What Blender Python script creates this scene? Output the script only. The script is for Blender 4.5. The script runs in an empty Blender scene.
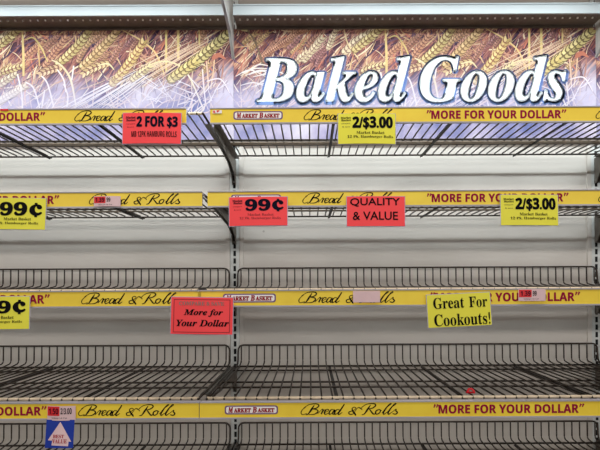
import bpy, math, random
from mathutils import Vector, Matrix

S = bpy.context.scene
COL = S.collection
R = math.radians

# ---------------------------------------------------------------- camera, light, exposure
EYE = 1.60                     # eye height above the shop floor
F_PX, VX, VY = 466.0, 310.0, 285.0
cam = bpy.data.objects.new('camera', bpy.data.cameras.new('camera'))
cam.data.sensor_width = 36.0
cam.data.lens = F_PX / 600.0 * 36.0
cam.data.shift_x = (300.0 - VX) / 600.0
cam.data.shift_y = (VY - 225.0) / 600.0
cam.data.clip_start = 0.02
cam.location = (0, 0, EYE)
cam.rotation_euler = (R(90), R(0.28), 0)
COL.objects.link(cam)
S.camera = cam

W = bpy.data.worlds.new('shop_air')
S.world = W
W.use_nodes = True
W.node_tree.nodes['Background'].inputs[0].default_value = (0.93, 0.96, 1.0, 1)
W.node_tree.nodes['Background'].inputs[1].default_value = 0.045

def tube_row(name, x, y, z, length, watts, width=0.30):
    """a row of ceiling fluorescent fittings running along the aisle"""
    l = bpy.data.lights.new(name, 'AREA')
    l.shape = 'RECTANGLE'
    l.size, l.size_y = length, width
    l.energy = watts
    l.color = (1.0, 0.985, 0.95)
    o = bpy.data.objects.new(name, l)
    o.location = (x, y, z)
    COL.objects.link(o)
    return o

tube_row('aisle_tube_row', 0.1, 0.62, EYE + 1.42, 7.0, 52)
tube_row('middle_tube_row', 0.1, -1.9, EYE + 1.42, 9.0, 16)
far = tube_row('far_tube_row', 0.1, -3.9, EYE + 1.05, 10.0, 122, 0.2)
far.rotation_euler = (R(65), 0, 0)

S.view_settings.view_transform = 'Standard'
S.view_settings.look = 'None'
S.view_settings.exposure = 0.08
S.view_settings.gamma = 1.0
S.view_settings.use_curve_mapping = False

# ---------------------------------------------------------------- materials
def lin(c):
    c = c / 255.0
    return c / 12.92 if c <= 0.04045 else ((c + 0.055) / 1.055) ** 2.4

def L3(rgb):
    return tuple(lin(v) for v in rgb)

def mat(name, rgb, rough=0.6, metal=0.0, vary=0.0, scale=20.0, rgb2=None, spec=0.4, bump=0.0, stretch=(1, 1, 1), lo=0.35, hi=0.7):
    m = bpy.data.materials.new(name)
    m.use_nodes = True
    nt = m.node_tree
    b = nt.nodes['Principled BSDF']
    b.inputs['Roughness'].default_value = rough
    b.inputs['Metallic'].default_value = metal
    b.inputs['Specular IOR Level'].default_value = spec
    c = L3(rgb)
    b.inputs['Base Color'].default_value = (*c, 1)
    tc = nt.nodes.new('ShaderNodeTexCoord')
    mp = nt.nodes.new('ShaderNodeMapping')
    mp.inputs['Scale'].default_value = stretch
    nt.links.new(tc.outputs['Object'], mp.inputs[0])
    n = nt.nodes.new('ShaderNodeTexNoise')
    n.inputs['Scale'].default_value = scale
    n.inputs['Detail'].default_value = 5
    nt.links.new(mp.outputs[0], n.inputs['Vector'])
    r = nt.nodes.new('ShaderNodeValToRGB')
    r.color_ramp.elements[0].position = lo
    r.color_ramp.elements[1].position = hi
    c2 = L3(rgb2) if rgb2 else tuple(min(1, v * (1 - vary)) for v in c)
    r.color_ramp.elements[0].color = (*c, 1)
    r.color_ramp.elements[1].color = (*c2, 1)
    nt.links.new(n.outputs['Fac'], r.inputs[0])
    nt.links.new(r.outputs[0], b.inputs['Base Color'])
    if bump:
        bp = nt.nodes.new('ShaderNodeBump')
        bp.inputs['Strength'].default_value = bump
        bp.inputs['Distance'].default_value = 0.002
        nt.links.new(n.outputs['Fac'], bp.inputs['Height'])
        nt.links.new(bp.outputs[0], b.inputs['Normal'])
    return m

M = {}
M['panel'] = mat('painted_back_panel', (206, 195, 185), 0.34, 0, 0.10, 3.0, spec=0.6, bump=0.03, stretch=(1, 1, 2.5))
# sparse dark specks and scuffs on the painted panel
nt = M['panel'].node_tree
ramp = [n for n in nt.nodes if n.type == 'VALTORGB'][0]
tcn = [n for n in nt.nodes if n.type == 'TEX_COORD'][0]
vo = nt.nodes.new('ShaderNodeTexVoronoi'); vo.inputs['Scale'].default_value = 9.0
nt.links.new(tcn.outputs['Object'], vo.inputs['Vector'])
lt = nt.nodes.new('ShaderNodeMath'); lt.operation = 'LESS_THAN'; lt.inputs[1].default_value = 0.035
nt.links.new(vo.outputs['Distance'], lt.inputs[0])
mul = nt.nodes.new('ShaderNodeMath'); mul.operation = 'MULTIPLY'; mul.inputs[1].default_value = 0.45
nt.links.new(lt.outputs[0], mul.inputs[0])
mx = nt.nodes.new('ShaderNodeMix'); mx.data_type = 'RGBA'
nt.links.new(mul.outputs[0], mx.inputs[0]); nt.links.new(ramp.outputs[0], mx.inputs[6])
mx.inputs[7].default_value = (*L3((120, 105, 95)), 1)
nt.links.new(mx.outputs[2], nt.nodes['Principled BSDF'].inputs['Base Color'])

M['upright'] = mat('painted_upright', (205, 203, 198), 0.45, 0, 0.12, 30)
M['slot'] = mat('dark_slot', (14, 13, 13), 0.9)
M['wire'] = mat('dusty_brown_wire', (64, 52, 43), 0.42, 0.5, 0.35, 40, spec=0.5)
M['frontwire'] = mat('pale_lit_wire', (224, 202, 172), 0.5, 0.0, 0.3, 60)  # overhead light on the front wire is put into this pale colour
M['brace'] = mat('tan_flat_brace', (164, 144, 122), 0.5, 0, 0.35, 60)
M['bracket'] = mat('dark_brown_bracket_steel', (118, 109, 100), 0.5, 0.3, 0.3, 30)
M['bar'] = mat('dark_support_bar', (44, 36, 31), 0.5, 0.4, 0.3, 30)
M['rail'] = mat('grey_plastic_price_rail', (182, 176, 184), 0.4, 0, 0.25, 25, stretch=(0.4, 1, 1))
M['canopyarm'] = mat('grey_steel_arm', (196, 190, 184), 0.4, 0.1, 0.15, 20)
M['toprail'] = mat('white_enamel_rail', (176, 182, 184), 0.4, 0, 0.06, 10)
M['toprail_under'] = mat('brown_grey_shaded_underside', (118, 104, 94), 0.6, 0, 0.2, 30)  # shade of the down-facing underside painted into this brown
M['topback'] = mat('tan_grey_upper_panel', (160, 148, 138), 0.6, 0, 0.15, 8)
M['dot'] = mat('hole_light_white', (245, 240, 235), 0.5)  # white stands in for light coming through the rail's holes
M['strip'] = mat('yellow_printed_strip', (250, 217, 66), 0.45, 0, 0.10, 14, rgb2=(240, 202, 56))
M['pale'] = mat('pale_print', (246, 236, 232), 0.5)
M['maroon'] = mat('maroon_print', (152, 6, 60), 0.6, spec=0.1)
M['logored'] = mat('logo_red_print', (168, 8, 36), 0.6, spec=0.1)
M['logoblue'] = mat('logo_blue_border', (112, 74, 122), 0.5)
M['black'] = mat('black_ink', (12, 10, 12), 0.7, spec=0.08)
M['navyink'] = mat('navy_ink', (10, 12, 32), 0.7, spec=0.08)
M['greyink'] = mat('faint_ink', (96, 82, 40), 0.6)
M['paleink'] = mat('worn_grey_ink', (150, 116, 108), 0.6)
M['darkredink'] = mat('dark_red_ink', (150, 24, 34), 0.6)
M['red'] = mat('fluorescent_red_card', (255, 66, 70), 0.5, 0, 0.06, 12)
M['neon'] = mat('fluorescent_yellow_card', (236, 226, 62), 0.5, 0, 0.06, 12)
M['sleeve'] = mat('clear_plastic_sleeve', (186, 178, 200), 0.2, 0, 0.1, 20, spec=0.6)
M['pink'] = mat('pale_pink_price_tag', (232, 196, 198), 0.55, 0, 0.1, 30)
M['tagred'] = mat('red_tag_print', (222, 40, 48), 0.55)
M['blue'] = mat('blue_flag_card', (16, 52, 158), 0.4, 0, 0.15, 20)
M['floor'] = mat('beige_vinyl_floor', (128, 118, 104), 0.3, 0, 0.2, 5)
M['kick'] = mat('black_kick_plate', (50, 48, 46), 0.5)
M['white'] = mat('white_letter_print', (255, 255, 255), 0.5)
M['redplastic'] = mat('red_plastic_scrap', (226, 22, 40), 0.35)

def gradient_mat(name, z0, z1, stops, rough=0.5):
    """print whose colour runs along the object's own height"""
    m = bpy.data.materials.new(name); m.use_nodes = True
    nt = m.node_tree; b = nt.nodes['Principled BSDF']; b.inputs['Roughness'].default_value = rough
    tc = nt.nodes.new('ShaderNodeTexCoord'); sp = nt.nodes.new('ShaderNodeSeparateXYZ')
    nt.links.new(tc.outputs['Object'], sp.inputs[0])
    mr = nt.nodes.new('ShaderNodeMapRange'); mr.inputs[1].default_value = z0; mr.inputs[2].default_value = z1
    nt.links.new(sp.outputs['Z'], mr.inputs[0])
    r = nt.nodes.new('ShaderNodeValToRGB')
    for i, (p, c) in enumerate(stops):
        e = r.color_ramp.elements[i] if i < 2 else r.color_ramp.elements.new(p)
        e.position = p; e.color = (*(0.75 * q for q in L3(c)), 1)
    nt.links.new(mr.outputs[0], r.inputs[0]); nt.links.new(r.outputs[0], b.inputs['Base Color'])
    return m

# ---------------------------------------------------------------- mesh helpers
class MB:
    def __init__(self):
        self.v, self.f = [], []
    def box(self, x0, x1, y0, y1, z0, z1):
        b = len(self.v)
        self.v += [(x, y, z) for z in (z0, z1) for y in (y0, y1) for x in (x0, x1)]
        self.f += [tuple(b + i for i in q) for q in ((0, 2, 3, 1), (4, 5, 7, 6), (0, 1, 5, 4), (2, 6, 7, 3), (0, 4, 6, 2), (1, 3, 7, 5))]
        return self
    def tube(self, pts, r, n=6):
        pts = [Vector(p) for p in pts]
        b = len(self.v)
        for i, p in enumerate(pts):
            d = (pts[min(i + 1, len(pts) - 1)] - pts[max(i - 1, 0)]).normalized()
            u = d.cross(Vector((0, 0, 1)))
            if u.length < 0.1: u = d.cross(Vector((1, 0, 0)))
            u.normalize(); w = u.cross(d)
            for k in range(n):
                a = 2 * math.pi * k / n
                self.v.append(tuple(p + u * (r * math.cos(a)) + w * (r * math.sin(a))))
        for i in range(len(pts) - 1):
            for k in range(n):
                k2 = (k + 1) % n
                self.f.append((b + i * n + k, b + i * n + k2, b + (i + 1) * n + k2, b + (i + 1) * n + k))
        self.f.append(tuple(b + k for k in range(n - 1, -1, -1)))
        e = b + (len(pts) - 1) * n
        self.f.append(tuple(e + k for k in range(n)))
        return self
    def plate_yz(self, poly, x0, x1):
        b = len(self.v); n = len(poly)
        self.v += [(x0, y, z) for y, z in poly] + [(x1, y, z) for y, z in poly]
        self.f.append(tuple(b + i for i in range(n))); self.f.append(tuple(b + n + i for i in range(n - 1, -1, -1)))
        for i in range(n):
            j = (i + 1) % n
            self.f.append((b + i, b + n + i, b + n + j, b + j))
        return self
    def profile_x(self, poly, x0, x1):
        return self.plate_yz(poly, x0, x1)
    def poly(self, pts, y=0.0):
        """flat polygon in the XZ plane facing -Y; pts counter-clockwise seen from the front"""
        b = len(self.v)
        self.v += [(x, y, z) for x, z in pts]
        self.f.append(tuple(range(b, b + len(pts))))
        return self
    def stroke(self, pts, y=0.0, sub=6, k=1.0, extra=0.0):
        """pen stroke through (x, z, width) points in the XZ plane"""
        P = []
        n = len(pts)
        for i in range(n - 1):
            p0, p1, p2, p3 = pts[max(i - 1, 0)], pts[i], pts[i + 1], pts[min(i + 2, n - 1)]
            for s in range(sub):
                t = s / sub
                P.append(tuple(0.5 * (2 * b + (c - a) * t + (2 * a - 5 * b + 4 * c - d) * t * t + (3 * b - a - 3 * c + d) * t ** 3)
                               for a, b, c, d in zip(p0, p1, p2, p3)))
        P.append(tuple(pts[-1]))
        b = len(self.v)
        for i, p in enumerate(P):
            q0, q1 = P[max(i - 1, 0)], P[min(i + 1, len(P) - 1)]
            dx, dz = q1[0] - q0[0], q1[1] - q0[1]
            l = math.hypot(dx, dz) or 1e-9
            w = max(p[2], 0) * k * 0.5 + extra
            nx, nz = -dz / l * w, dx / l * w
            self.v += [(p[0] + nx, y, p[1] + nz), (p[0] - nx, y, p[1] - nz)]
        for i in range(len(P) - 1):
            self.f.append((b + 2 * i + 1, b + 2 * i + 3, b + 2 * i + 2, b + 2 * i))
        return self
    def disc(self, x, z, r, y=0.0, n=10):
        return self.poly([(x + r * math.cos(2 * math.pi * k / n), z + r * math.sin(2 * math.pi * k / n)) for k in range(n)], y)
    def mesh(self, name, m, smooth=False):
        me = bpy.data.meshes.new(name)
        me.from_pydata(self.v, [], self.f)
        me.materials.append(m)
        if smooth:
            me.polygons.foreach_set('use_smooth', [True] * len(me.polygons))
        me.update()
        return me
    def build(self, name, m, parent=None, loc=(0, 0, 0), smooth=False):
        return obj(name, self.mesh(name, m, smooth), parent, loc)

def obj(name, me, parent=None, loc=(0, 0, 0)):
    o = bpy.data.objects.new(name, me)
    COL.objects.link(o)
    o.parent = parent
    o.location = loc
    return o

def empty(name, loc):
    o = obj(name, None, None, loc)
    o.empty_display_size = 0.05
    return o

def tag(o, label=None, cat=None, group=None, kind=None):
    if label: o['label'] = label
    if cat: o['category'] = cat
    if group: o['group'] = group
    if kind: o['kind'] = kind
    return o

# ---------------------------------------------------------------- lettering
def alpha(s, up, lo, dg=None):
    r = ''
    for c in s:
        if 'A' <= c <= 'Z': r += chr(up + ord(c) - 65)
        elif 'a' <= c <= 'z': r += chr(lo + ord(c) - 97)
        elif c.isdigit() and dg: r += chr(dg + ord(c) - 48)
        else: r += c
    return r
def serif(s): return alpha(s, 0x1D400, 0x1D41A, 0x1D7CE)
def serif_it(s): return alpha(s, 0x1D468, 0x1D482)
def sans(s): return alpha(s, 0x1D5D4, 0x1D5EE, 0x1D7EC)

_glyphs = {}
def glyphs(body, offset=0.0, shear=0.0):
    """outline and filled faces of a line of type, normalised to its own bounding box"""
    key = (body, offset, shear)
    if key not in _glyphs:
        c = bpy.data.curves.new('type', 'FONT')
        c.body = body; c.size = 1; c.offset = offset; c.resolution_u = 4; c.shear = shear
        o = bpy.data.objects.new('type', c)
        COL.objects.link(o)
        dg = bpy.context.evaluated_depsgraph_get()
        me = bpy.data.meshes.new_from_object(o.evaluated_get(dg))
        v = [(p.co.x, p.co.y) for p in me.vertices]
        f = [tuple(p.vertices) for p in me.polygons]
        cnt = {}
        for p in f:
            for i in range(len(p)):
                a, b = p[i], p[(i + 1) % len(p)]
                cnt[(min(a, b), max(a, b))] = cnt.get((min(a, b), max(a, b)), 0) + 1
        edges = [e for e, k in cnt.items() if k == 1]
        flip = []
        for p in f:
            a = sum(v[p[i]][0] * v[p[(i + 1) % len(p)]][1] - v[p[(i + 1) % len(p)]][0] * v[p[i]][1] for i in range(len(p)))
            flip.append(p if a > 0 else tuple(reversed(p)))
        bpy.data.objects.remove(o); bpy.data.curves.remove(c); bpy.data.meshes.remove(me)
        xs, ys = [p[0] for p in v], [p[1] for p in v]
        x0, x1, y0, y1 = min(xs), max(xs), min(ys), max(ys)
        v = [((x - x0) / (x1 - x0), (y - y0) / (y1 - y0)) for x, y in v]
        _glyphs[key] = (v, flip, edges)
    return _glyphs[key]

def add_type(mb, body, x0, x1, z0, z1, offset=0.0, shear=0.0, y=0.0):
    # offset > 0: heavier type, as a pen line run round every outline (share of the line height)
    if offset > 0:
        w = offset * (z1 - z0)
        x0, x1, z0, z1 = x0 + w, x1 - w, z0 + w, z1 - w
        add_outline(mb, body, x0, x1, z0, z1, w, 0.0, y, shear=shear)
    v, f, _ = glyphs(body, 0.0, shear)
    b = len(mb.v)
    mb.v += [(x0 + p[0] * (x1 - x0), y, z0 + p[1] * (z1 - z0)) for p in v]
    mb.f += [tuple(b + i for i in q) for q in f]
    return mb

def add_outline(mb, body, x0, x1, z0, z1, w, offset=0.0, y=0.0, dx=0, dz=0, shear=0.0):
    v, f, e = glyphs(body, 0.0, shear)
    P = [(x0 + p[0] * (x1 - x0) + dx, z0 + p[1] * (z1 - z0) + dz) for p in v]
    used = set()
    for a, b in e:
        p, q = P[a], P[b]
        l = math.hypot(q[0] - p[0], q[1] - p[1]) or 1e-9
        nx, nz = -(q[1] - p[1]) / l * w, (q[0] - p[0]) / l * w
        mb.poly([(p[0] - nx, p[1] - nz), (q[0] - nx, q[1] - nz), (q[0] + nx, q[1] + nz), (p[0] + nx, p[1] + nz)], y)
        used |= {a, b}
    for i in used:
        mb.disc(P[i][0], P[i][1], w, y, 6)
    return mb

# copperplate "Bread & Rolls" drawn as pen strokes (pen units, y down)
SCRIPT = [
    [(130, 48, 2), (114, 75, 9), (96, 102, 5), (82, 107, 3)],
    [(84, 60, 2), (66, 76, 3), (57, 94, 4), (66, 106, 3), (90, 98, 2)],
    [(72, 66, 2), (104, 46, 3), (140, 43, 5), (154, 53, 6), (140, 68, 5), (116, 73, 2), (142, 77, 5), (148, 90, 7), (128, 104, 4), (98, 106, 2)],
    [(146, 102, 2), (166, 80, 2), (173, 75, 5), (176, 80, 6), (166, 104, 7)],
    [(168, 98, 2), (182, 80, 2), (190, 78, 5)],
    [(182, 96, 2), (202, 86, 2), (206, 77, 4), (195, 77, 4), (184, 92, 7), (188, 105, 5), (208, 97, 2)],
    [(236, 80, 3), (224, 76, 3), (211, 90, 7), (210, 104, 5), (222, 100, 3), (238, 80, 3)],
    [(240, 77, 6), (229, 96, 7), (232, 105, 5), (244, 97, 2)],
    [(266, 80, 3), (254, 76, 3), (240, 91, 7), (240, 105, 5), (252, 100, 3), (268, 80, 3)],
    [(292, 45, 5), (272, 78, 7), (259, 98, 7), (262, 106, 5), (280, 94, 2)],
    [(380, 71, 6), (367, 65, 3), (353, 82, 2), (338, 103, 3), (320, 105, 5), (317, 92, 5), (340, 83, 3), (354, 71, 3), (347, 63, 3), (334, 70, 4), (337, 86, 8), (350, 105, 8), (353, 113, 3)],
    [(434, 50, 2), (417, 77, 9), (400, 103, 5), (386, 108, 3)],
    [(388, 80, 4), (384, 68, 3), (412, 47, 3), (450, 43, 5), (461, 54, 6), (444, 69, 5), (420, 74, 2)],
    [(426, 73, 3), (437, 90, 7), (450, 105, 6), (466, 97, 2)],
    [(482, 77, 3), (466, 84, 6), (460, 97, 6), (466, 106, 4), (481, 98, 5), (487, 84, 5), (480, 77, 3), (494, 84, 2)],
    [(494, 98, 2), (522, 65, 2), (545, 45, 4), (536, 46, 3), (514, 75, 7), (502, 98, 7), (506, 106, 5), (520, 95, 2)],
    [(520, 98, 2), (548, 65, 2), (571, 45, 4), (562, 46, 3), (540, 75, 7), (528, 98, 7), (532, 106, 5), (546, 95, 2)],
    [(545, 98, 2), (566, 80, 2), (572, 76, 4), (570, 85, 6), (578, 96, 7), (568, 106, 5), (553, 102, 5)],
]
def add_script(mb, x0, x1, z0, z1, y=0.0):
    sx, sz = (x1 - x0) / (580 - 55), (z1 - z0) / (113 - 43)
    for s in SCRIPT:
        mb.stroke([(x0 + (a - 55) * sx, z1 - (b - 43) * sz, w * (sx + sz) / 2) for a, b, w in s], y, 5, 1.0, 0.00022)
    return mb

# ---------------------------------------------------------------- layout constants
YB = 1.574                        # face of the back panels
PITCH = 1.219                     # one bay
X0 = -0.2534                      # slotted upright between the plain bay and the lettered bay
BAYS = [X0 - PITCH, X0, X0 + PITCH]
LEVELS = [(0.4305, 0.446), (0.230, 0.446), (-0.0075, 0.508), (-0.262, 0.508), (-0.520, 0.508)]
BAYNAME = ['the bay with the plain wheat sign', 'the bay under the Baked Goods lettering', 'the bay past the Goods lettering']
LEVNAME = ['topmost', 'second from the top', 'third from the top', 'fourth from the top', 'fifth from the top']

def at(px, py, d):
    return (px - VX) * d / F_PX, EYE + (VY - py) * d / F_PX

# ---------------------------------------------------------------- setting
fl = MB().box(-4, 5, -6, 2.4, -0.05, 0).build('floor', M['floor'])
tag(fl, kind='structure')

# ---------------------------------------------------------------- the gondola: uprights, back panels, top rail, canopy arms
gon = empty('shelving_gondola', (X0 + PITCH / 2, YB + 0.03, 0))
tag(gon, 'pale grey steel gondola with slotted uprights and bare back panels', 'shelving')
def gl(x=0, y=0, z=0):
    return (x - gon.location.x, y - gon.location.y, z - gon.location.z)

TOPZ = EYE + 1.12
panel_me = MB()
panel_me.box(0.016, PITCH - 0.016, 0, 0.012, 0.12, EYE + 0.862)
panel_me.box(0.016, 0.030, -0.004, 0, 0.12, EYE + 0.862)
panel_me.box(PITCH - 0.030, PITCH - 0.016, -0.004, 0, 0.12, EYE + 0.862)
panel_me = panel_me.mesh('back_panel', M['panel'])
up_me = MB().box(-0.015, 0.015, -0.003, 0.04, 0, TOPZ).mesh('upright', M['upright'])
sl = MB()
z = 0.2
while z < TOPZ - 0.03:
    sl.box(-0.0042, 0.0042, -0.0036, -0.0028, z, z + 0.018)
    z += 0.0254
slot_me = sl.mesh('slot_row', M['slot'])
# canopy arm: tapered plate hooked on the upright
arm_me = MB().plate_yz([(0, EYE + 0.755), (-0.074, EYE + 0.812), (-0.20, EYE + 0.838), (-0.42, EYE + 0.862), (-0.42, EYE + 0.90),
                        (-0.20, EYE + 0.93), (-0.074, EYE + 0.965), (0, EYE + 0.985)], -0.002, 0.002)
arm_me.plate_yz([(0, EYE + 0.755), (-0.074, EYE + 0.812), (-0.20, EYE + 0.838), (-0.42, EYE + 0.862), (-0.42, EYE + 0.865),
                 (-0.20, EYE + 0.842), (-0.074, EYE + 0.816), (0, EYE + 0.760)], -0.005, 0.004)
arm_me = arm_me.mesh('canopy_arm', M['canopyarm'])
for i in range(4):
    x = X0 + (i - 1) * PITCH
    u = obj('upright', up_me, gon, gl(x, YB, 0))
    s = obj('slot_row', slot_me, u)
    tag(s, kind='stuff')
    obj('canopy_arm', arm_me, gon, gl(x, YB - 0.003, 0))
base_me = MB().box(0, PITCH, -0.52, 0.03, 0, 0.11).mesh('base_deck', M['kick'])
zu, yf = EYE + 0.8626, -0.088
lip = MB().box(0.012, PITCH - 0.012, yf, yf + 0.003, zu, zu + 0.032)
lip.box(0.012, PITCH - 0.012, yf - 0.002, yf + 0.004, zu + 0.029, zu + 0.033)
lip.box(0.012, PITCH - 0.012, yf - 0.002, yf + 0.004, zu - 0.001, zu + 0.003)
lip_me = lip.mesh('front_lip', M['toprail'])
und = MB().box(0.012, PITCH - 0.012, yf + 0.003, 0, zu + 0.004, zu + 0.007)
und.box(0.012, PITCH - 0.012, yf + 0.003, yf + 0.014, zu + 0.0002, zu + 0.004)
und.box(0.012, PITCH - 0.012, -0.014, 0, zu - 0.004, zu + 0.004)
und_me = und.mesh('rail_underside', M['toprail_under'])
dots = MB()  # small pegs drawn in place of holes with light behind them
k = 0
while 0.03 + k * 0.0244 < PITCH - 0.02:
    x = 0.03 + k * 0.0244
    dots.tube([(x, -0.058, zu + 0.0045), (x, -0.058, zu + 0.0005)], 0.0030, 8)
    k += 1
dots_me = dots.mesh('light_hole_row', M['dot'])
tb_me = MB().box(0.016, PITCH - 0.016, 0.0, 0.012, EYE + 0.87, TOPZ).mesh('upper_panel', M['topback'])
for bx in BAYS:
    obj('back_panel', panel_me, gon, gl(bx, YB, 0))
    obj('base_deck', base_me, gon, gl(bx, YB, 0))
    t = obj('front_lip', lip_me, gon, gl(bx, YB, 0))
    t['label'] = 'white enamelled lip of the top rail'
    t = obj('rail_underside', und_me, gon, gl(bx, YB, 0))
    d = obj('light_hole_row', dots_me, t)
    tag(d, kind='stuff')
    obj('upper_panel', tb_me, gon, gl(bx, YB, 0))

# canopy light carried by the arms: a white trough with a fluorescent tube per bay
for i, bx in enumerate(BAYS):
    cy, cz = YB - 0.40, EYE + 0.905
    t = empty('canopy_light', (bx + PITCH / 2, cy, cz))
    tag(t, 'white canopy light trough over ' + BAYNAME[i], 'lamp', 'canopy lights')
    w = PITCH / 2 - 0.006
    tr = MB().box(-w, w, -0.08, 0.06, 0.060, 0.063).box(-w, w, -0.083, -0.080, -0.01, 0.063).box(-w, w, 0.060, 0.063, 0.03, 0.063)
    tr.build('trough', M['toprail'], t)
    tm = bpy.data.materials.new('lit_tube'); tm.use_nodes = True
    pb = tm.node_tree.nodes['Principled BSDF']
    pb.inputs['Emission Color'].default_value = (0.86, 0.95, 1.0, 1); pb.inputs['Emission Strength'].default_value = 6.0
    MB().tube([(-w + 0.03, 0, 0.044), (w - 0.03, 0, 0.044)], 0.013, 8).build('tube', tm, t, smooth=True)
    l = bpy.data.lights.new('canopy_tube', 'AREA'); l.shape = 'RECTANGLE'; l.size, l.size_y = 2 * w - 0.06, 0.05
    l.energy = 10.5; l.color = (0.79, 0.94, 1.0)
    lo = bpy.data.objects.new('canopy_tube', l); COL.objects.link(lo); lo.parent = t; lo.location = (0, 0, 0.028)

# ---------------------------------------------------------------- wheat sign panels
SIGN_W = PITCH - 0.0008
PXB = YB / F_PX                                   # metres per photo pixel on the back plane
SZ1, SZ0 = EYE + (VY - 30) * PXB, EYE + (VY - 141) * PXB
SH = SZ1 - SZ0
rng = random.Random(7)
WARM = (1.03, 0.98, 1.02)
INK = 0.70                                        # the picture is printed dark on a film

def sign_base_material():
    m = bpy.data.materials.new('wheat_field_print'); m.use_nodes = True
    nt = m.node_tree; b = nt.nodes['Principled BSDF']; b.inputs['Roughness'].default_value = 0.6; b.inputs['Specular IOR Level'].default_value = 0.15
    tc = nt.nodes.new('ShaderNodeTexCoord')
    mp = nt.nodes.new('ShaderNodeMapping')
    rot = nt.nodes.new('ShaderNodeMapping')
    rot.inputs['Rotation'].default_value = (0, R(48), 0)
    mp.inputs['Scale'].default_value = (6, 6, 34)
    nt.links.new(tc.outputs['Object'], rot.inputs[0])
    nt.links.new(rot.outputs[0], mp.inputs[0])
    n1 = nt.nodes.new('ShaderNodeTexNoise'); n1.inputs['Scale'].default_value = 2.2; n1.inputs['Detail'].default_value = 6; n1.inputs['Distortion'].default_value = 0.6
    nt.links.new(mp.outputs[0], n1.inputs['Vector'])
    r1 = nt.nodes.new('ShaderNodeValToRGB')
    stops = [(0.32, (62, 48, 82)), (0.43, (112, 76, 84)), (0.52, (160, 108, 100)), (0.60, (198, 150, 126)), (0.70, (232, 200, 156))]
    for i, (p, c) in enumerate(stops):
        e = r1.color_ramp.elements[i] if i < 2 else r1.color_ramp.elements.new(p)
        e.position = p; e.color = (*(INK * g * q ** 1.2 for g, q in zip(WARM, L3(c))), 1)
    nt.links.new(n1.outputs['Fac'], r1.inputs[0])
    n2 = nt.nodes.new('ShaderNodeTexNoise'); n2.inputs['Scale'].default_value = 7.0; n2.inputs['Detail'].default_value = 4
    nt.links.new(tc.outputs['Object'], n2.inputs['Vector'])
    r2 = nt.nodes.new('ShaderNodeValToRGB')
    for i, (p, c) in enumerate([(0.35, (138, 146, 192)), (0.55, (216, 206, 226)), (0.68, (242, 234, 242))]):
        e = r2.color_ramp.elements[i] if i < 2 else r2.color_ramp.elements.new(p)
        e.position = p; e.color = (*(INK * g * q ** 1.2 for g, q in zip(WARM, L3(c))), 1)
    nt.links.new(n2.outputs['Fac'], r2.inputs[0])
    # printed mist over the lower half of the picture
    sp = nt.nodes.new('ShaderNodeSeparateXYZ'); nt.links.new(tc.outputs['Object'], sp.inputs[0])
    ad = nt.nodes.new('ShaderNodeMath'); ad.operation = 'MULTIPLY_ADD'
    nt.links.new(n2.outputs['Fac'], ad.inputs[0]); ad.inputs[1].default_value = -0.16
    nt.links.new(sp.outputs['Z'], ad.inputs[2])
    mr = nt.nodes.new('ShaderNodeMapRange'); mr.interpolation_type = 'SMOOTHSTEP'
    mr.inputs[1].default_value = 0.045; mr.inputs[2].default_value = 0.185
    mr.inputs[3].default_value = 0.92; mr.inputs[4].default_value = 0.0
    nt.links.new(ad.outputs[0], mr.inputs[0])
    mx = nt.nodes.new('ShaderNodeMix'); mx.data_type = 'RGBA'
    nt.links.new(mr.outputs[0], mx.inputs[0]); nt.links.new(r1.outputs[0], mx.inputs[6]); nt.links.new(r2.outputs[0], mx.inputs[7])
    nt.links.new(mx.outputs[2], b.inputs['Base Color'])
    return m

def attr_material():
    m = bpy.data.materials.new('wheat_ear_print'); m.use_nodes = True
    nt = m.node_tree; b = nt.nodes['Principled BSDF']; b.inputs['Roughness'].default_value = 0.6; b.inputs['Specular IOR Level'].default_value = 0.15
    a = nt.nodes.new('ShaderNodeAttribute'); a.attribute_name = 'ink'
    nt.links.new(a.outputs['Color'], b.inputs['Base Color'])
    return m

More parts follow.
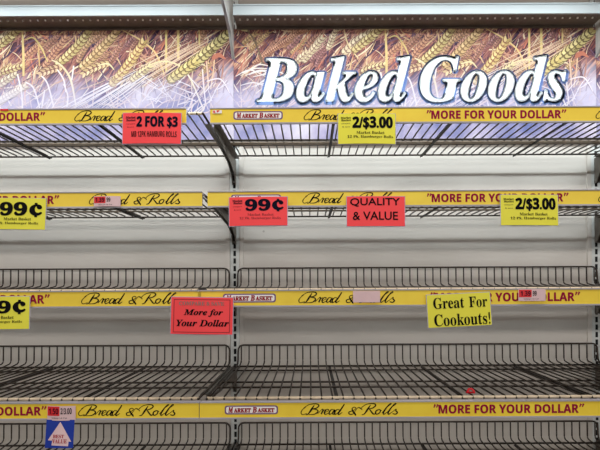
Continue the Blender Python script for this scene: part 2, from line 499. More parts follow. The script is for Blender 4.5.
class Print(MB):
    """flat printed shapes with an ink colour per corner; u runs 0..361, v is the photo row"""
    def __init__(self):
        super().__init__(); self.ink = []; self.layer = 0
    def xz(self, u, v):
        return u * PXB, (141 - v) * PXB
    def colour(self, c, n):
        c = tuple(q * 0.86 + g * 0.14 for q, g in zip(c, (222, 200, 196)))   # slightly faded inks
        for x, y, z in self.v[-n:]:
            v = 141 - z / PXB
            t = max(0.0, min(1.0, (v - 66) / 36.0)); t = t * t * (3 - 2 * t) * 0.80
            mist = (240, 232, 242)
            self.ink.append(tuple(INK * WARM[i] * lin(c[i] + (mist[i] - c[i]) * t) ** 1.2 for i in range(3)) + (1.0,))
    def line(self, pts, w, c, sub=5):
        self.layer += 1
        n0 = len(self.v)
        q = []
        for i, (u, v) in enumerate(pts):
            x, z = self.xz(u, v)
            q.append((x, z, (w[i] if isinstance(w, (list, tuple)) else w) * PXB))
        self.stroke(q, -0.00000022 * self.layer, sub)
        self.colour(c, len(self.v) - n0)
    def blob(self, u, v, a, l, w, c):
        self.layer += 1
        x, z = self.xz(u, v)
        pts = []
        for k in range(8):
            t = 2 * math.pi * k / 8
            lx, lz = l * 0.5 * math.cos(t), w * 0.5 * math.sin(t) * (1.0 - 0.35 * math.cos(t))
            pts.append((x + (lx * math.cos(a) - lz * math.sin(a)) * PXB, z + (lx * math.sin(a) + lz * math.cos(a)) * PXB))
        self.poly(pts, -0.00000022 * self.layer)
        self.colour(c, 8)
    def ear(self, u0, v0, u1, v1, w, c, dark, awn=10, droop=0.0, awncol=None):
        """barley ear: two rows of overlapping kernels, each with a dark edge, and long awns"""
        n = max(4, int(math.hypot(u1 - u0, v1 - v0) / (w * 0.42)))
        mu, mv = (u0 + u1) / 2 - (v1 - v0) * droop, (v0 + v1) / 2 + (u1 - u0) * droop
        def P(t):
            return ((1 - t) ** 2 * u0 + 2 * t * (1 - t) * mu + t * t * u1, (1 - t) ** 2 * v0 + 2 * t * (1 - t) * mv + t * t * v1)
        self.line([P(t / 4) for t in range(5)], [w * 0.4, w * 0.7, w * 0.7, w * 0.5, w * 0.2], dark, 3)
        deep = tuple(x * 0.88 for x in dark)
        for k in range(n):
            t = k / (n - 1)
            p, q = P(max(0, t - 0.02)), P(min(1, t + 0.02))
            a = math.atan2(-(q[1] - p[1]), q[0] - p[0])
            wid = w * (0.75 + 0.5 * math.sin(math.pi * min(1, t * 0.9 + 0.1))) * 0.5
            for s in (-1, 1):
                cu, cv = P(t)
                cu += -math.sin(a) * s * wid * 0.46; cv += -math.cos(a) * s * wid * 0.46
                j = rng.uniform(-16, 16)
                cc = tuple(max(0, min(255, x + j + (10 if s > 0 else -16))) for x in c)
                if awn and rng.random() < 0.6:
                    la = awn * rng.uniform(0.7, 1.5)
                    aa = a + s * rng.uniform(0.10, 0.32)
                    eu, ev = cu + la * math.cos(aa), max(31, cv - la * math.sin(aa))
                    if 0.5 < eu < 359.5: self.line([(cu, cv), (eu, ev)], [0.5, 0.25], awncol or cc, 1)
                self.blob(cu, cv, a + s * 0.6, w * 0.78, w * 0.46, deep)
                self.blob(cu + 0.12 * w * math.cos(a), cv - 0.12 * w * math.sin(a), a + s * 0.5, w * 0.72, w * 0.34, cc)

def build_wheat():
    P = Print()
    tones = [(70, 54, 84), (88, 60, 70), (112, 72, 74), (214, 132, 104), (240, 222, 184), (186, 132, 112), (206, 158, 130), (170, 112, 108), (222, 188, 140), (150, 104, 104), (120, 90, 110), (232, 208, 170), (96, 78, 104), (198, 140, 128)]
    # far stalks and stubble
    for i in range(1150):
        u, v = rng.uniform(-10, 361), rng.uniform(28, 118)
        a = R(rng.gauss(50, 22)) if rng.random() < 0.75 else R(rng.uniform(80, 150))
        l = rng.uniform(8, 34)
        c = rng.choice(tones)
        u1, v1 = u + l * math.cos(a), v - l * math.sin(a)
        if v1 < 31: u1 = u + (u1 - u) * (v - 31) / max(0.1, v - v1); v1 = 31
        if v < 31 or u1 > 359 or u < 1: continue
        P.line([(u, v), ((u + u1) / 2 + rng.uniform(-2, 2), (v + v1) / 2 + rng.uniform(-2, 2)), (u1, v1)], [rng.uniform(0.5, 1.3), rng.uniform(0.5, 1.6), 0.3], c, 3)
    # distant ears
    for i in range(46):
        u, v = rng.uniform(8, 335), rng.uniform(40, 78)
        a = R(rng.gauss(48, 12)); l = rng.uniform(14, 24)
        v1 = max(34, v - l * math.sin(a))
        c = rng.choice([(202, 156, 122), (190, 138, 116), (214, 178, 128), (178, 128, 122)])
        P.ear(u, v, u + l * math.cos(a), v1, rng.uniform(4, 6), c, tuple(x * 0.72 for x in c), 7, rng.uniform(-0.1, 0.1))
    gold, gdark = (226, 208, 146), (156, 124, 84)
    pale, pdark = (236, 220, 180), (170, 140, 120)
    rose, rdark = (214, 164, 128), (148, 100, 88)
    A = 126                                           # left-hand view starts 126 px into the picture
    # ears in the left half of the picture
    P.ear(70, 62, 88, 40, 7, pale, pdark, 14)
    P.ear(60, 66, 72, 54, 6, pale, pdark, 10)
    P.ear(94, 50, 101, 33, 6, pale, pdark, 8)
    P.ear(110, 54, 139, 33, 9, pale, pdark, 14, -0.06)
    P.ear(20, 64, 66, 33, 5, rose, rdark, 14)
    P.line([(14, 32), (22, 44), (30, 70), (31, 92)], [1.4, 1.8, 1.6, 1.0], (128, 108, 84))
    P.line([(14, 32), (8, 31)], 2.2, (220, 206, 150))
    P.line([(40, 90), (56, 60), (78, 31)], [0.8, 1.2, 1.0], (206, 140, 104))
    P.line([(110, 31), (114, 46), (124, 60)], 1.2, (236, 212, 160))
    for k in range(16):
        u = rng.uniform(2, 60); v = rng.uniform(74, 102)
        P.line([(u, v), (u + 14, v - rng.uniform(2, 10)), (u + 30, v - rng.uniform(-6, 6))], [0.6, 1.2, 0.5], (246, 238, 226))
    # shared middle
    P.ear(A - 6, 52, A + 20, 31, 8, gold, gdark, 10)
    P.ear(A + 60, 64, A + 90, 33, 9, gold, gdark, 12, 0.10)
    P.ear(A + 84, 67, A + 118, 33, 9, (222, 190, 136), gdark, 12, 0.05)
    P.ear(A + 47, 66, A + 68, 38, 7, rose, rdark, 8)
    P.ear(A + 63, 68, A + 43, 74, 8, (232, 200, 156), rdark, 10, 0.1)
    P.ear(A + 110, 64, A + 86, 74, 8, (232, 204, 150), rdark, 10, 0.12)
    P.ear(A + 28, 56, A + 44, 44, 6, rose, rdark, 10)
    P.ear(A - 4, 88, A + 18, 74, 7, pale, pdark, 8)
    P.ear(A - 4, 104, A + 27, 86, 7, pale, pdark, 10)
    P.ear(A + 2, 73, A + 24, 66, 7, (226, 206, 150), rdark, 8)
    P.line([(A + 25, 31), (A + 26, 54), (A + 26, 76)], [1.6, 2.4, 2.2], (230, 204, 138))
    P.line([(A + 28, 40), (A + 36, 38), (A + 44, 48), (A + 50, 62)], [0.8, 1.4, 1.6, 1.0], (220, 196, 126))
    P.line([(A + 41, 44), (A + 42, 66)], 1.4, (214, 176, 118))
    P.line([(A + 54, 60), (A + 64, 66), (A + 73, 80), (A + 78, 106)], [1.0, 1.8, 2.0, 1.4], (240, 222, 178))
    P.line([(A + 100, 66), (A + 110, 64), (A + 116, 70)], [1.0, 1.6, 1.0], (240, 226, 176))
    for pts in ([(44, 76), (50, 84), (56, 107)], [(76, 66), (74, 80)], [(28, 82), (36, 88), (42, 108)], [(47, 90), (44, 108)], [(20, 74), (24, 92), (25, 108)],
                [(66, 84), (70, 96), (69, 107)], [(60, 70), (66, 80), (68, 92)]):
        P.line([(A + a, b) for a, b in pts], 1.4, (250, 240, 232))
    for k in range(20):
        q = rng.uniform(-9, 9)
        P.line([(A + 62 + k * 2.6 + q, 108), (A + 92 + k * 2.2, 92 + q * 0.6), (A + 122 + k * 1.5 - q, 78 + q)], [0.4, rng.uniform(0.6, 1.2), 0.4], (252, 246, 240), 3)
    # right half: the big ear at the corner, its awns and the arching straws
    P.line([(A + 125, 31), (A + 143, 41), (A + 156, 52), (A + 163, 66), (A + 166, 76)], [1.0, 1.5, 1.6, 1.6, 1.0], (234, 204, 140))
    P.ear(A + 114, 84, A + 145, 43, 9, (234, 208, 140), (176, 128, 90), 12, 0.06)
    for x, y1, w in ((168, 72, 2.0), (180, 60, 2.4), (201, 46, 1.6)):
        P.line([(A + x, 31), (A + x, y1)], w, (232, 210, 138))
    for k in range(16):
        a = 0.28 + 0.045 * k * 0.6
        q = rng.uniform(-8, 8)
        P.line([(A + 112 + k * 3.2, 86 + q), (A + 152 + k * 2.5, 66 + q), (A + 190 + k * 2 , 46 + q * 0.8)], [0.4, rng.uniform(0.5, 1.0), 0.4], (240, 214, 180), 3)
    P.ear(A + 134, 80, A + 151, 67, 7, (240, 224, 168), pdark, 8)
    P.line([(A + 140, 73), (A + 158, 63), (A + 176, 64), (A + 190, 76), (A + 204, 108)], [0.8, 1.4, 1.6, 1.6, 1.4], (244, 228, 178))
    P.line([(A + 204, 70), (A + 205, 86), (A + 207, 104)], 1.3, (248, 232, 222))
    P.line([(A + 208, 62), (A + 210, 90)], 1.2, (240, 206, 176))
    P.line([(A + 217, 48), (A + 215, 70), (A + 212, 90)], 1.3, (236, 200, 160))
    P.line([(A + 214, 60), (A + 220, 56), (A + 227, 60)], [3.4, 4.6, 1.0], (200, 124, 96))
    P.line([(A + 208, 82), (A + 222, 80), (A + 231, 94)], [0.8, 1.4, 0.8], (252, 240, 236))
    for k in range(26):
        u = A + rng.uniform(125, 225); v = rng.uniform(84, 106); l = rng.uniform(12, 34)
        a = R(rng.uniform(15, 75)) if rng.random() < 0.6 else R(rng.uniform(100, 150))
        P.line([(u, v), (min(359, u + l * math.cos(a)), v - 0.6 * l * math.sin(a))], [1.0, 0.4], (254, 248, 246), 1)
    P.ear(A + 172, 80, A + 230, 34, 11, (228, 214, 146), (142, 124, 80), 14, 0.05, (246, 232, 190))
    P.ear(A + 172, 80, A + 196, 63, 10, (236, 216, 140), (150, 126, 80), 12)
    me = P.mesh('wheat_print', attr_material())
    ca = me.color_attributes.new('ink', 'FLOAT_COLOR', 'POINT')
    flat = [x for c in P.ink for x in c]
    ca.data.foreach_set('color', flat)
    return me

wheat_me = build_wheat()
sign_me = MB().box(0, SIGN_W, 0, 0.003, 0, SH).mesh('sign_panel', sign_base_material())
SIGNLAB = ['wheat field sign panel with no lettering, above the red 2 for $3 card',
           'wheat field sign panel printed with large white Baked Goods lettering',
           'wheat field sign panel past the grey arm at the end of the Goods lettering']
signs = []
for i, bx in enumerate(BAYS):
    s = obj('sign_panel', sign_me, None, (bx + 0.0004, YB - 0.008, SZ0))
    tag(s, SIGNLAB[i], 'sign', 'wheat field sign panels')
    obj('wheat_print', wheat_me, s, (0, -0.0006, 0))
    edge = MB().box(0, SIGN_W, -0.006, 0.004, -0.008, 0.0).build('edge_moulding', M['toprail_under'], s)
    signs.append(s)

sb = signs[1]
def sx(px): return at(px, 0, YB)[0] - sb.location.x
def sz(py): return at(0, py, YB)[1] - sb.location.z
OUT = gradient_mat('lettering_outline_print', sz(106), sz(56), [(0.0, (112, 144, 206)), (0.45, (72, 102, 170)), (0.7, (34, 52, 112)), (1.0, (22, 32, 76))])
HALO = gradient_mat('lettering_halo_print', sz(106), sz(56), [(0.0, (120, 146, 204)), (0.5, (110, 124, 180)), (1.0, (104, 96, 130))])
WORDS = [(serif_it('Baked'), 258, 410.5, 103.5, 58), (serif_it('Goods'), 420, 565.5, 104, 58)]
h, o, w = MB(), MB(), MB()
for body, a, b, lo, hi in WORDS:
    add_outline(h, body, sx(a), sx(b), sz(lo), sz(hi), 0.0092, 0.012, dx=0.0015, dz=-0.0018)
    add_outline(o, body, sx(a), sx(b), sz(lo), sz(hi), 0.0074, 0.012, dx=0.0008, dz=-0.0008)
    add_type(w, body, sx(a), sx(b), sz(lo), sz(hi), 0.012)
h.build('lettering_halo', HALO, sb, (0, -0.0012, 0))
o.build('lettering_outline', OUT, sb, (0, -0.0016, 0))
lw = w.build('lettering', M['white'], sb, (0, -0.0020, 0))
lw['label'] = 'white bold italic words Baked Goods'

# ---------------------------------------------------------------- wire shelves
NW = 47
def corner_path(w, h, r, y0, y1):
    """back fence top wire: up at one end, along, down at the other"""
    pts = [(-w, y0 - 0.02, 0.0), (-w, y1 - 0.012, 0.004), (-w, y1 - 0.004, 0.014), (-w, y1, h - r)]
    for k in range(1, 5):
        a = math.pi - k * math.pi / 8
        pts.append((-w + r + r * math.cos(a), y1, h - r + r * math.sin(a)))
    pts += [(-x, y, z) for x, y, z in reversed(pts)]
    return pts

shelf_parts = {}
def parts_for(Ld):
    if Ld in shelf_parts: return shelf_parts[Ld]
    w = PITCH / 2 - 0.010
    d = {}
    d['wire'] = MB().tube([(0, -Ld + 0.030, -0.006), (0, -Ld + 0.034, 0), (0, -0.085, 0), (0, -0.036, 0.007), (0, -0.031, 0.011), (0, -0.029, 0.017), (0, -0.028, 0.063)], 0.0023, 5).mesh('wire', M['wire'], True)
    if Ld < 0.5:
        d['wire'] = MB().tube([(0, -Ld + 0.030, -0.006), (0, -Ld + 0.034, 0), (0, -0.25, 0), (0, -0.034, 0)], 0.0023, 5).mesh('wire', M['wire'], True)
    d['fence'] = MB().tube(corner_path(w - 0.004, 0.064, 0.018, -0.05, -0.024), 0.0030, 6).mesh('fence_wire', M['wire'], True)
    d['front'] = MB().tube([(-w, -Ld + 0.034, -0.0030), (w, -Ld + 0.034, -0.0030)], 0.0036, 6).mesh('front_wire', M['frontwire'], True)
    d['cross'] = MB().tube([(-w, 0, -0.0045), (w, 0, -0.0045)], 0.0028, 6).mesh('cross_wire', M['wire'], True)
    d['side'] = MB().tube([(0, -Ld + 0.030, -0.004), (0, -0.06, -0.004)], 0.0032, 6).mesh('side_wire', M['wire'], True)
    d['bar'] = MB().box(-0.004, 0.004, -Ld + 0.040, -0.036, -0.0105, -0.0075).box(-0.004, -0.002, -Ld + 0.040, -0.036, -0.013, -0.0105).mesh('support_bar', M['bar'])
    b = MB().plate_yz([(-Ld + 0.095, -0.008), (0.0, -0.008), (0.0, -0.092), (-0.010, -0.094), (-0.030, -0.062), (-0.10, -0.042), (-Ld + 0.098, -0.022)], -0.0015, 0.0015)
    d['bracket'] = b.mesh('bracket', M['bracket'])
    d['flangeL'] = MB().box(0, 0.016, -Ld + 0.095, -0.02, -0.010, -0.0078).mesh('bracket_flange', M['bracket'])
    d['flangeR'] = MB().box(-0.016, 0, -Ld + 0.095, -0.02, -0.010, -0.0078).mesh('bracket_flange', M['bracket'])
    # price rail: vertical label channel with a top plate sloping up to the front wire
    y = -Ld
    prof = [(y, -0.0415), (y + 0.004, -0.0415), (y + 0.004, -0.0085), (y + 0.030, -0.0095), (y + 0.030, -0.0075), (y + 0.002, -0.0040), (y, -0.005)]
    r = MB().profile_x(prof, 0, 1)
    r.box(0, 1, y - 0.0030, y, -0.0420, -0.0386)
    r.box(0, 1, y - 0.0030, y, -0.0052, -0.0028)
    d['brace'] = MB().box(-w, w, -Ld + 0.256, -Ld + 0.280, -0.0085, -0.0072).mesh('flat_brace', M['brace'])
    d['rail'] = r.mesh('price_rail', M['rail'])
    shelf_parts[Ld] = d
    return d

CROSS = {0.446: [-0.446 + 0.245, -0.446 + 0.292, -0.036], 0.508: [-0.508 + 0.154, -0.508 + 0.220, -0.112, -0.036]}
SHELF_Y = YB - 0.004
rails = {}
for li, (z, Ld) in enumerate(LEVELS):
    d = parts_for(Ld)
    for bi, bx in enumerate(BAYS):
        s = empty('wire_shelf', (bx + PITCH / 2, SHELF_Y, EYE + z))
        tag(s, 'empty brown wire shelf, ' + LEVNAME[li] + ' in ' + BAYNAME[bi], 'wire shelf', 'empty wire shelves')
        for k in range(NW):
            obj('wire', d['wire'], s, ((k - (NW - 1) / 2) * 0.0254, 0, 0))
        if Ld > 0.5:
            obj('fence_wire', d['fence'], s)
        obj('front_wire', d['front'], s)
        for cy in CROSS[Ld]:
            obj('cross_wire', d['cross'], s, (0, cy, 0))
        for sgn in (-1, 1):
            obj('side_wire', d['side'], s, (sgn * (PITCH / 2 - 0.010), 0, 0))
            b = obj('bracket', d['bracket'], s, (sgn * (PITCH / 2 - 0.0045), 0, 0))
            obj('bracket_flange', d['flangeL' if sgn < 0 else 'flangeR'], b)
        for q in (-0.25, 0, 0.25):
            obj('support_bar', d['bar'], s, (q * PITCH + 0.012, 0, 0))
        rails[(li, bi)] = obj('price_rail', d['rail'], s)
        if Ld < 0.5:
            obj('flat_brace', d['brace'], s)

# ---------------------------------------------------------------- yellow printed strips in the price rails
STRIP_H = 0.0325
def strip_parts():
    P = {}
    m = 1 / 437.0
    def ru(px): return (px - 199) * m
    # logo plaque
    def pill(x0, x1, z0, z1, r):
        pts = []
        for cx, cz, a0 in ((x1 - r, z0 + r, -90), (x1 - r, z1 - r, 0), (x0 + r, z1 - r, 90), (x0 + r, z0 + r, 180)):
            for k in range(5):
                a = R(a0 + k * 22.5)
                pts.append((cx + r * math.cos(a), cz + r * math.sin(a)))
        return pts
    z0, z1 = 0.0068, 0.0272
    P['plaque_edge'] = MB().poly(pill(ru(224), ru(277), z0, z1, 0.006)).mesh('logo_border', M['logoblue'])
    P['plaque'] = MB().poly(pill(ru(225.4), ru(275.6), z0 + 0.0028, z1 - 0.0028, 0.0045)).mesh('logo_plaque', M['pale'])
    t = MB()
    add_type(t, serif('M'), ru(227.5), ru(232.5), 0.0105, 0.0236, 0.035, 0.15)
    add_type(t, serif('ARKET'), ru(233), ru(250.2), 0.0110, 0.0214, 0.05, 0.1)
    add_type(t, serif('B'), ru(251.5), ru(256), 0.0105, 0.0236, 0.035, 0.15)
    add_type(t, serif('ASKET'), ru(256.5), ru(273.6), 0.0110, 0.0214, 0.05, 0.1)
    P['logo'] = t.mesh('logo_lettering', M['logored'])
    P['bread1'] = add_script(MB(), ru(299.5), ru(396), 0.0030, 0.0300).mesh('script_lettering', M['black'])
    P['bread2'] = add_script(MB(), ru(613), ru(709.5), 0.0030, 0.0300).mesh('script_lettering', M['black'])
    t = MB()
    add_type(t, sans('MORE FOR YOUR DOLLAR'), ru(436.5), ru(576), 0.0064, 0.0268, 0.022)
    for base in (431.5, 576.5):
        for k in range(2):
            x = ru(base + k * 2.6)
            t.stroke([(x + 0.0042, 0.0275, 0.0046), (x + 0.001, 0.0200, 0.0022)], 0, 2)
    P['more'] = t.mesh('slogan_lettering', M['maroon'])
    P['strip'] = MB().box(0, 534 * m, -0.0004, 0.0004, 0, STRIP_H).mesh('shelf_strip', M['strip'])
    return P
SP = strip_parts()
PRINT = [0.98, 0.993, 0.993, 1.0]                  # print widths differ a little from strip to strip
STARTS = {0: (-310, 211), 1: (-301, 208), 2: (-332, 198), 3: (-338.5, 199)}
for li in range(4):
    z, Ld = LEVELS[li]
    d = SHELF_Y - Ld - 0.0012
    k = PRINT[li]
    for bi in range(3):
        if bi < 2:
            x = at(STARTS[li][bi], 0, d)[0]
        else:
            x = at(STARTS[li][1], 0, d)[0] + PITCH + 0.004
        s = obj('shelf_strip', SP['strip'], None, (x, d, EYE + z - 0.0385))
        s.scale.x = k
        r = rails[(li, bi)]                        # each rail is as long as the strip it carries
        xa, xb = max(x, BAYS[bi] + 0.001), min(x + 534 / 437.0 * k, BAYS[bi] + PITCH - 0.001)
        r.location.x = xa - r.parent.location.x
        r.scale.x = xb - xa
        tag(s, 'yellow printed shelf strip, ' + LEVNAME[li] + ' in ' + BAYNAME[bi], 'shelf strip', 'yellow shelf strips')
        obj('logo_border', SP['plaque_edge'], s, (0, -0.0006, 0))
        obj('logo_plaque', SP['plaque'], s, (0, -0.0008, 0))
        obj('logo_lettering', SP['logo'], s, (0, -0.0010, 0))
        obj('script_lettering', SP['bread1'], s, (0, -0.0007, 0))
        obj('script_lettering', SP['bread2'], s, (0, -0.0007, 0))
        obj('slogan_lettering', SP['more'], s, (0, -0.0007, 0))

# ---------------------------------------------------------------- cards
D12 = SHELF_Y - 0.446 - 0.009
D34 = SHELF_Y - 0.508 - 0.009
class Card:
    """price card given by its photo rectangle at its own distance; children are laid out in the same pixel frame"""
    def __init__(self, name, rect, d, m, label, cat='price card', group=None, rot=0.0, lean=3.0, sleeve=True, bow=0.0035):
        x0, y0, x1, y1 = rect
        self.k = d / F_PX
        self.cx, self.cy = (x0 + x1) / 2, y0
        wx, wz = at(self.cx, y0, d)
        hw, hh = (x1 - x0) / 2 * self.k, (y1 - y0) * self.k
        b = MB()
        n = 6
        self.bow = bow
        for i in range(n + 1):                     # thin card bowed a little between its ends
            t = -1 + 2 * i / n
            yy = self.y(t)
            for dy in (-0.0003, 0.0003):
                b.v += [(t * hw, yy + dy, -hh), (t * hw, yy + dy, 0)]
        for i in range(n):
            a = i * 4; c = a + 4
            b.f += [(a, c, c + 1, a + 1), (a + 2, a + 3, c + 3, c + 2), (a, a + 2, c + 2, c), (a + 1, c + 1, c + 3, a + 3)]
        b.f += [(0, 1, 3, 2), (n * 4, n * 4 + 2, n * 4 + 3, n * 4 + 1)]
        self.hw, self.hh = hw, hh
        self.o = b.build(name, m, None, (wx, d, wz))
        self.o.rotation_euler = (R(-lean), R(rot), 0)
        tag(self.o, label, cat, group)
        if sleeve:
            e = 0.0015
            s = MB()
            for (a0, a1, b0, b1) in ((-hw - e, hw + e, -hh - e, -hh + 0.0004), (-hw - e, -hw + 0.0004, -hh, 0.001), (hw - 0.0004, hw + e, -hh, 0.001), (-hw - e, hw + e, -0.0004, e)):
                s.box(a0, a1, 0.0006, 0.0012, b0, b1)
            s = s.build('sleeve', M['sleeve'], self.o, (0, self.bow * 0.0, 0))
    def y(self, t): return -self.bow * (1 - t * t)
    def X(self, px): return (px - self.cx) * self.k
    def Z(self, py): return -(py - self.cy) * self.k
    def wrap(self, mb, name, m, lift):
        mb.v = [(x, self.y(max(-1, min(1, x / self.hw))) - lift + y, z) for x, y, z in mb.v]
        return mb.build(name, m, self.o)
    def type(self, body, x0, x1, y0, y1, m, offset=0.0, shear=0.0, name='lettering', lift=0.0008):
        return self.wrap(add_type(MB(), body, self.X(x0), self.X(x1), self.Z(y1), self.Z(y0), offset, shear), name, m, lift)
    def rows(self, rows, m, name='small_print', lift=0.0008):
        mb = MB()
        for body, x0, x1, y0, y1, off in rows:
            add_type(mb, body, self.X(x0), self.X(x1), self.Z(y1), self.Z(y0), off)
        return self.wrap(mb, name, m, lift)
    def quad(self, x0, x1, y0, y1, m, name, lift=0.0005):
        mb = MB()
        n = 6
        for i in range(n):
            a, b = x0 + (x1 - x0) * i / n, x0 + (x1 - x0) * (i + 1) / n
            mb.poly([(self.X(a), self.Z(y1)), (self.X(b), self.Z(y1)), (self.X(b), self.Z(y0)), (self.X(a), self.Z(y0))])
        return self.wrap(mb, name, m, lift)

def cent_sign(c, x0, x1, y0, y1, m):
    """heavy cent sign: bold c with a stub above and below"""
    mb = MB()
    h = y1 - y0
    add_type(mb, serif('c'), c.X(x0), c.X(x1), c.Z(y1 - 0.10 * h), c.Z(y0 + 0.10 * h), 0.07)
    xm = (x0 + x1) / 2 + 0.2
    wd = (x1 - x0) * 0.11
    for a, b in ((y0, y0 + 0.25 * h), (y1 - 0.25 * h, y1)):
        mb.poly([(c.X(xm - wd), c.Z(b)), (c.X(xm + wd), c.Z(b)), (c.X(xm + wd), c.Z(a)), (c.X(xm - wd), c.Z(a))])
    return c.wrap(mb, 'lettering', m, 0.0008)

CARDS = 'cards hung on the shelf edges'
# red 2 FOR $3
c = Card('price_card', (124, 112.5, 182, 143.5), D12, M['red'], 'red price card reading 2 for $3 hamburg rolls', group=CARDS, rot=0.3)
c.type(sans('2 FOR $3'), 138, 179, 116.0, 128.4, M['navyink'], 0.03)
c.rows([(sans('MB 12PK HAMBURG ROLLS'), 133, 178, 131.2, 137.0, 0.0)], M['black'])
c.rows([(serif('Market'), 127, 137, 116, 118.4, 0.02), (serif('Basket'), 127.5, 137, 118.8, 121, 0.02)], M['navyink'], 'store_name')
c.rows([('compare', 127.5, 136.5, 123.2, 124.6, 0), ('& save', 128.5, 135.5, 126, 127.4, 0)], M['darkredink'])
# yellow 2/$3.00 cards
def two_for_three(x, y, d, label, rot):
    c = Card('price_card', (x, y, x + 57, y + 30.5), d, M['neon'], label, group=CARDS, rot=rot)
    c.type(sans('2/$3.00'), x + 14, x + 54.5, y + 3, y + 16.5, M['black'], 0.035)
    c.rows([(serif('Market'), x + 2.5, x + 12.5, y + 3.2, y + 5.3, 0.02), (serif('Basket'), x + 3, x + 12.5, y + 5.7, y + 7.6, 0.02)], M['black'], 'store_name')
    c.rows([('compare', x + 3, x + 12, y + 9.6, y + 11, 0), ('& save', x + 4, x + 11.5, y + 12.6, y + 14, 0)], M['greyink'])
    c.rows([(serif('Market Basket'), x + 18, x + 46, y + 18, y + 20.8, 0), (serif('12 Pk. Hamburger Rolls'), x + 9, x + 54.5, y + 22, y + 25.4, 0)], M['black'])
    return c
two_for_three(339, 114.3, D12, 'yellow price card reading 2/$3.00 under the Baked lettering', 0.3)
two_for_three(501, 196.2, D12, 'yellow price card reading 2/$3.00 covering DOLLAR on the second strip', 0.5)
# yellow 99 cent cards
c = Card('price_card', (-11, 197, 46.5, 228.3), D12, M['neon'], 'yellow 99 cent price card on the second shelf from the top', group=CARDS, rot=0.8)
c.type(serif('99'), 1.3, 29, 200.8, 214.8, M['black'], 0.05)
cent_sign(c, 31, 43.5, 201.5, 216, M['black'])
c.type('/', -5, 0.3, 200, 214, M['black'], 0.05, name='slash')
c.rows([(serif('Market Basket'), 6, 33, 216.5, 219.4, 0), (serif('12 Pk. Hamburger Rolls'), -6, 40, 220.7, 224, 0)], M['black'])
c = Card('price_card', (-28, 295.3, 29.5, 327.5), D34, M['neon'], 'yellow 99 cent price card on the third shelf from the top', group=CARDS, rot=-0.3)
c.type(serif('99'), -16.5, 12, 299, 312, M['black'], 0.05)
cent_sign(c, 13.8, 26.3, 298.5, 312.8, M['black'])
c.rows([(serif('Market Basket'), -13, 15, 314.3, 317.4, 0), (serif('12 Pk. Hamburger Rolls'), -24, 23, 318.7, 322, 0)], M['black'])
# red 99 cent card
c = Card('price_card', (229.8, 197, 287.5, 225.8), D12, M['red'], 'red 99 cent price card beside the red Quality & Value card', group=CARDS, rot=-0.5, lean=4)
c.type(serif('99'), 245.5, 271, 199, 211.2, M['navyink'], 0.05)
cent_sign(c, 272.5, 284, 199, 211.8, M['navyink'])
c.rows([(serif('Market'), 233, 243, 199.6, 201.8, 0.02), (serif('Basket'), 234, 243, 202, 204, 0.02)], M['navyink'], 'store_name')
c.rows([('compare', 233.5, 242.5, 206, 207.5, 0), ('& save', 234.5, 241.5, 209, 210.4, 0), (serif('Market Basket'), 248, 274, 213.6, 216, 0),
        (serif('12 Pk. Hamburger Rolls'), 240, 281, 217, 220, 0)], M['darkredink'])
# red QUALITY & VALUE
c = Card('message_card', (347.3, 197, 405, 226.8), D12, M['red'], 'red card with handwritten style words Quality & Value', 'card', CARDS, rot=0.2)
c.type('QUALITY', 350.5, 400, 198.6, 207.4, M['black'], 0.02)
c.type('& VALUE', 353, 398, 212.3, 220.8, M['black'], 0.02)
# red COMPARE & SAVE
c = Card('message_card', (171.5, 297, 233, 333.5), D34, M['red'], 'red card reading More for Your Dollar beside the slotted upright', 'card', CARDS, rot=1.0)
c.type(serif('COMPARE & SAVE'), 179.5, 224.5, 301, 305, M['paleink'], 0.02, name='small_print')
c.type(serif_it('More for'), 184.5, 223.5, 308.6, 316.2, M['black'], 0.02)
c.type(serif_it('Your Dollar'), 177.3, 229.5, 319, 325.8, M['black'], 0.02)
for q in ((174, 230.5, 298.8, 299.5), (174, 230.5, 331.2, 331.9), (174, 174.7, 298.8, 331.9), (229.8, 230.5, 298.8, 331.9)):
    c.quad(*q, M['darkredink'], 'border_line')
# yellow Great For Cookouts!
c = Card('message_card', (426.5, 294.5, 489.5, 327), D34, M['neon'], 'tilted yellow card reading Great For Cookouts!', 'card', CARDS, rot=-2.6)
c.type(serif('Great'), 432.3, 462.8, 297.5, 308.7, M['black'], 0.004)
c.type(serif('For'), 467.8, 486.3, 298, 308.7, M['black'], 0.004)
c.type(serif('Cookouts!'), 432.3, 488.3, 314, 326, M['black'], 0.004)

# ---------------------------------------------------------------- small stuck-on price tags
TAGS = 'small pink price tags'
def price_tag(x0, y0, x1, y1, d, label, blank=False, a='1.50', b='2/3.00', rot=0):
    c = Card('price_tag', (x0, y0, x1, y1), d, M['pink'], label, 'price tag', TAGS, lean=0, sleeve=False, rot=rot)
    if blank: return c
    w, h = x1 - x0, y1 - y0
    c.quad(x0 + 0.4, x0 + w * 0.46, y0 + 0.5, y0 + h * 0.68, M['tagred'], 'red_field')
    c.type(sans(a), x0 + w * 0.07, x0 + w * 0.42, y0 + h * 0.16, y0 + h * 0.56, M['navyink'], lift=0.0010)
    c.type(sans(b), x0 + w * 0.50, x0 + w * (0.88 if len(b) > 3 else 0.64), y0 + h * 0.14, y0 + h * 0.56, M['black'])
    c.rows([('hamburger rolls 12 pk', x0 + w * 0.18, x0 + w * 0.72, y0 + h * 0.76, y0 + h * 0.9, 0)], M['black'])
    return c
price_tag(94.3, 195.3, 121, 205.6, D12 + 0.004, 'pink and red price tag over Bread on the second strip', a='1.39', b='99')
price_tag(353, 291.2, 380, 302.6, D34 + 0.004, 'blank pale pink tag covering the ampersand of the third strip', blank=True)
price_tag(518.3, 290.2, 545.5, 302, D34 + 0.004, 'pink and red price tag covering part of DOLLAR', a='1.39', b='99')
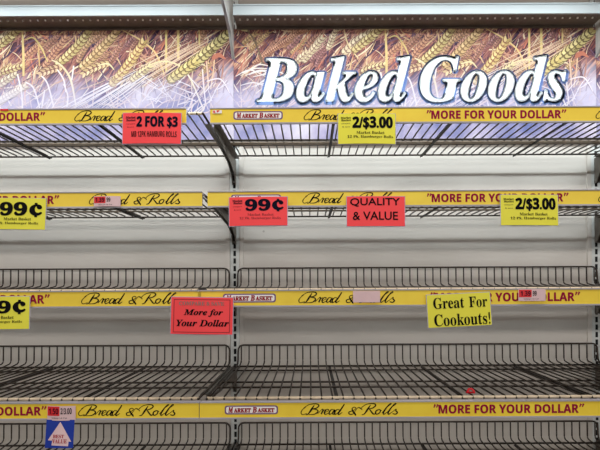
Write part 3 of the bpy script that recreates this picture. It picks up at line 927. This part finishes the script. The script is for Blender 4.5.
price_tag(46.8, 404.5, 75, 419.0, D34 + 0.004, 'pink and red price tag above the blue Best Value flag', rot=0.3)

# blue BEST VALUE flag
c = Card('shelf_flag', (46, 418.5, 74, 446), D34 + 0.002, M['blue'], 'blue Best Value shelf flag with a pale upward arrow', 'shelf flag', rot=0.6, lean=6, sleeve=False, bow=0.0)
arrow = [(60, 420.5), (48.5, 438.5), (53, 438.8), (52.5, 443.4), (69, 444.2), (69.3, 439.6), (72, 439.8)]
c.wrap(MB().poly([(c.X(a), c.Z(b)) for a, b in arrow]), 'arrow', M['pink'], 0.0006)
c.rows([(serif('BEST'), 53.5, 64.5, 433, 436.4, 0.01), (serif('VALUE'), 53, 67.5, 437.4, 441.4, 0.01)], M['logored'], 'lettering', 0.0010)

# torn stickers on the topmost strips
for (px, py, lab) in ((213.5, 109.8, 'torn red and white sticker on the end of the strip below the wheat sign seam'), (1.5, 107.6, 'torn red sticker on the strip of the plain wheat sign bay')):
    x, zz = at(px, py, D12 + 0.006)
    s = MB().box(0, 0.022 if px > 100 else 0.018, -0.0005, 0.0005, -0.0075 if px > 100 else -0.004, 0).build('torn_sticker', M['pale' if px > 100 else 'redplastic'], None, (x, D12 + 0.006, zz))
    tag(s, lab, 'sticker')
    if px > 100:
        MB().poly([(0.0015, -0.0065), (0.007, -0.0065), (0.005, -0.001), (0.0015, -0.001)]).poly([(0.010, -0.006), (0.014, -0.004), (0.017, -0.0005), (0.010, -0.0005)]).build('red_mark', M['redplastic'], s, (0, -0.0008, 0))

# red plastic scrap lying on the fourth shelf: a crumpled bag clip
zsh = EYE + LEVELS[3][0]
dd = 1.108
x, _ = at(470, 0, dd)
s = empty('bag_clip', (x, dd, zsh + 0.002))
tag(s, 'tiny crumpled red plastic bag clip lying on the fourth wire shelf', 'bag clip')
pts = [(-0.008, 0, 0.001), (-0.007, 0, 0.006), (-0.003, 0.001, 0.011), (0.003, 0.001, 0.011), (0.008, -0.001, 0.006), (0.008, -0.003, 0.001)]
MB().tube(pts, 0.0026, 6).build('band', M['redplastic'], s, smooth=True)
MB().box(-0.009, 0.009, 0.003, 0.010, 0.0, 0.003).build('tab', M['redplastic'], s)
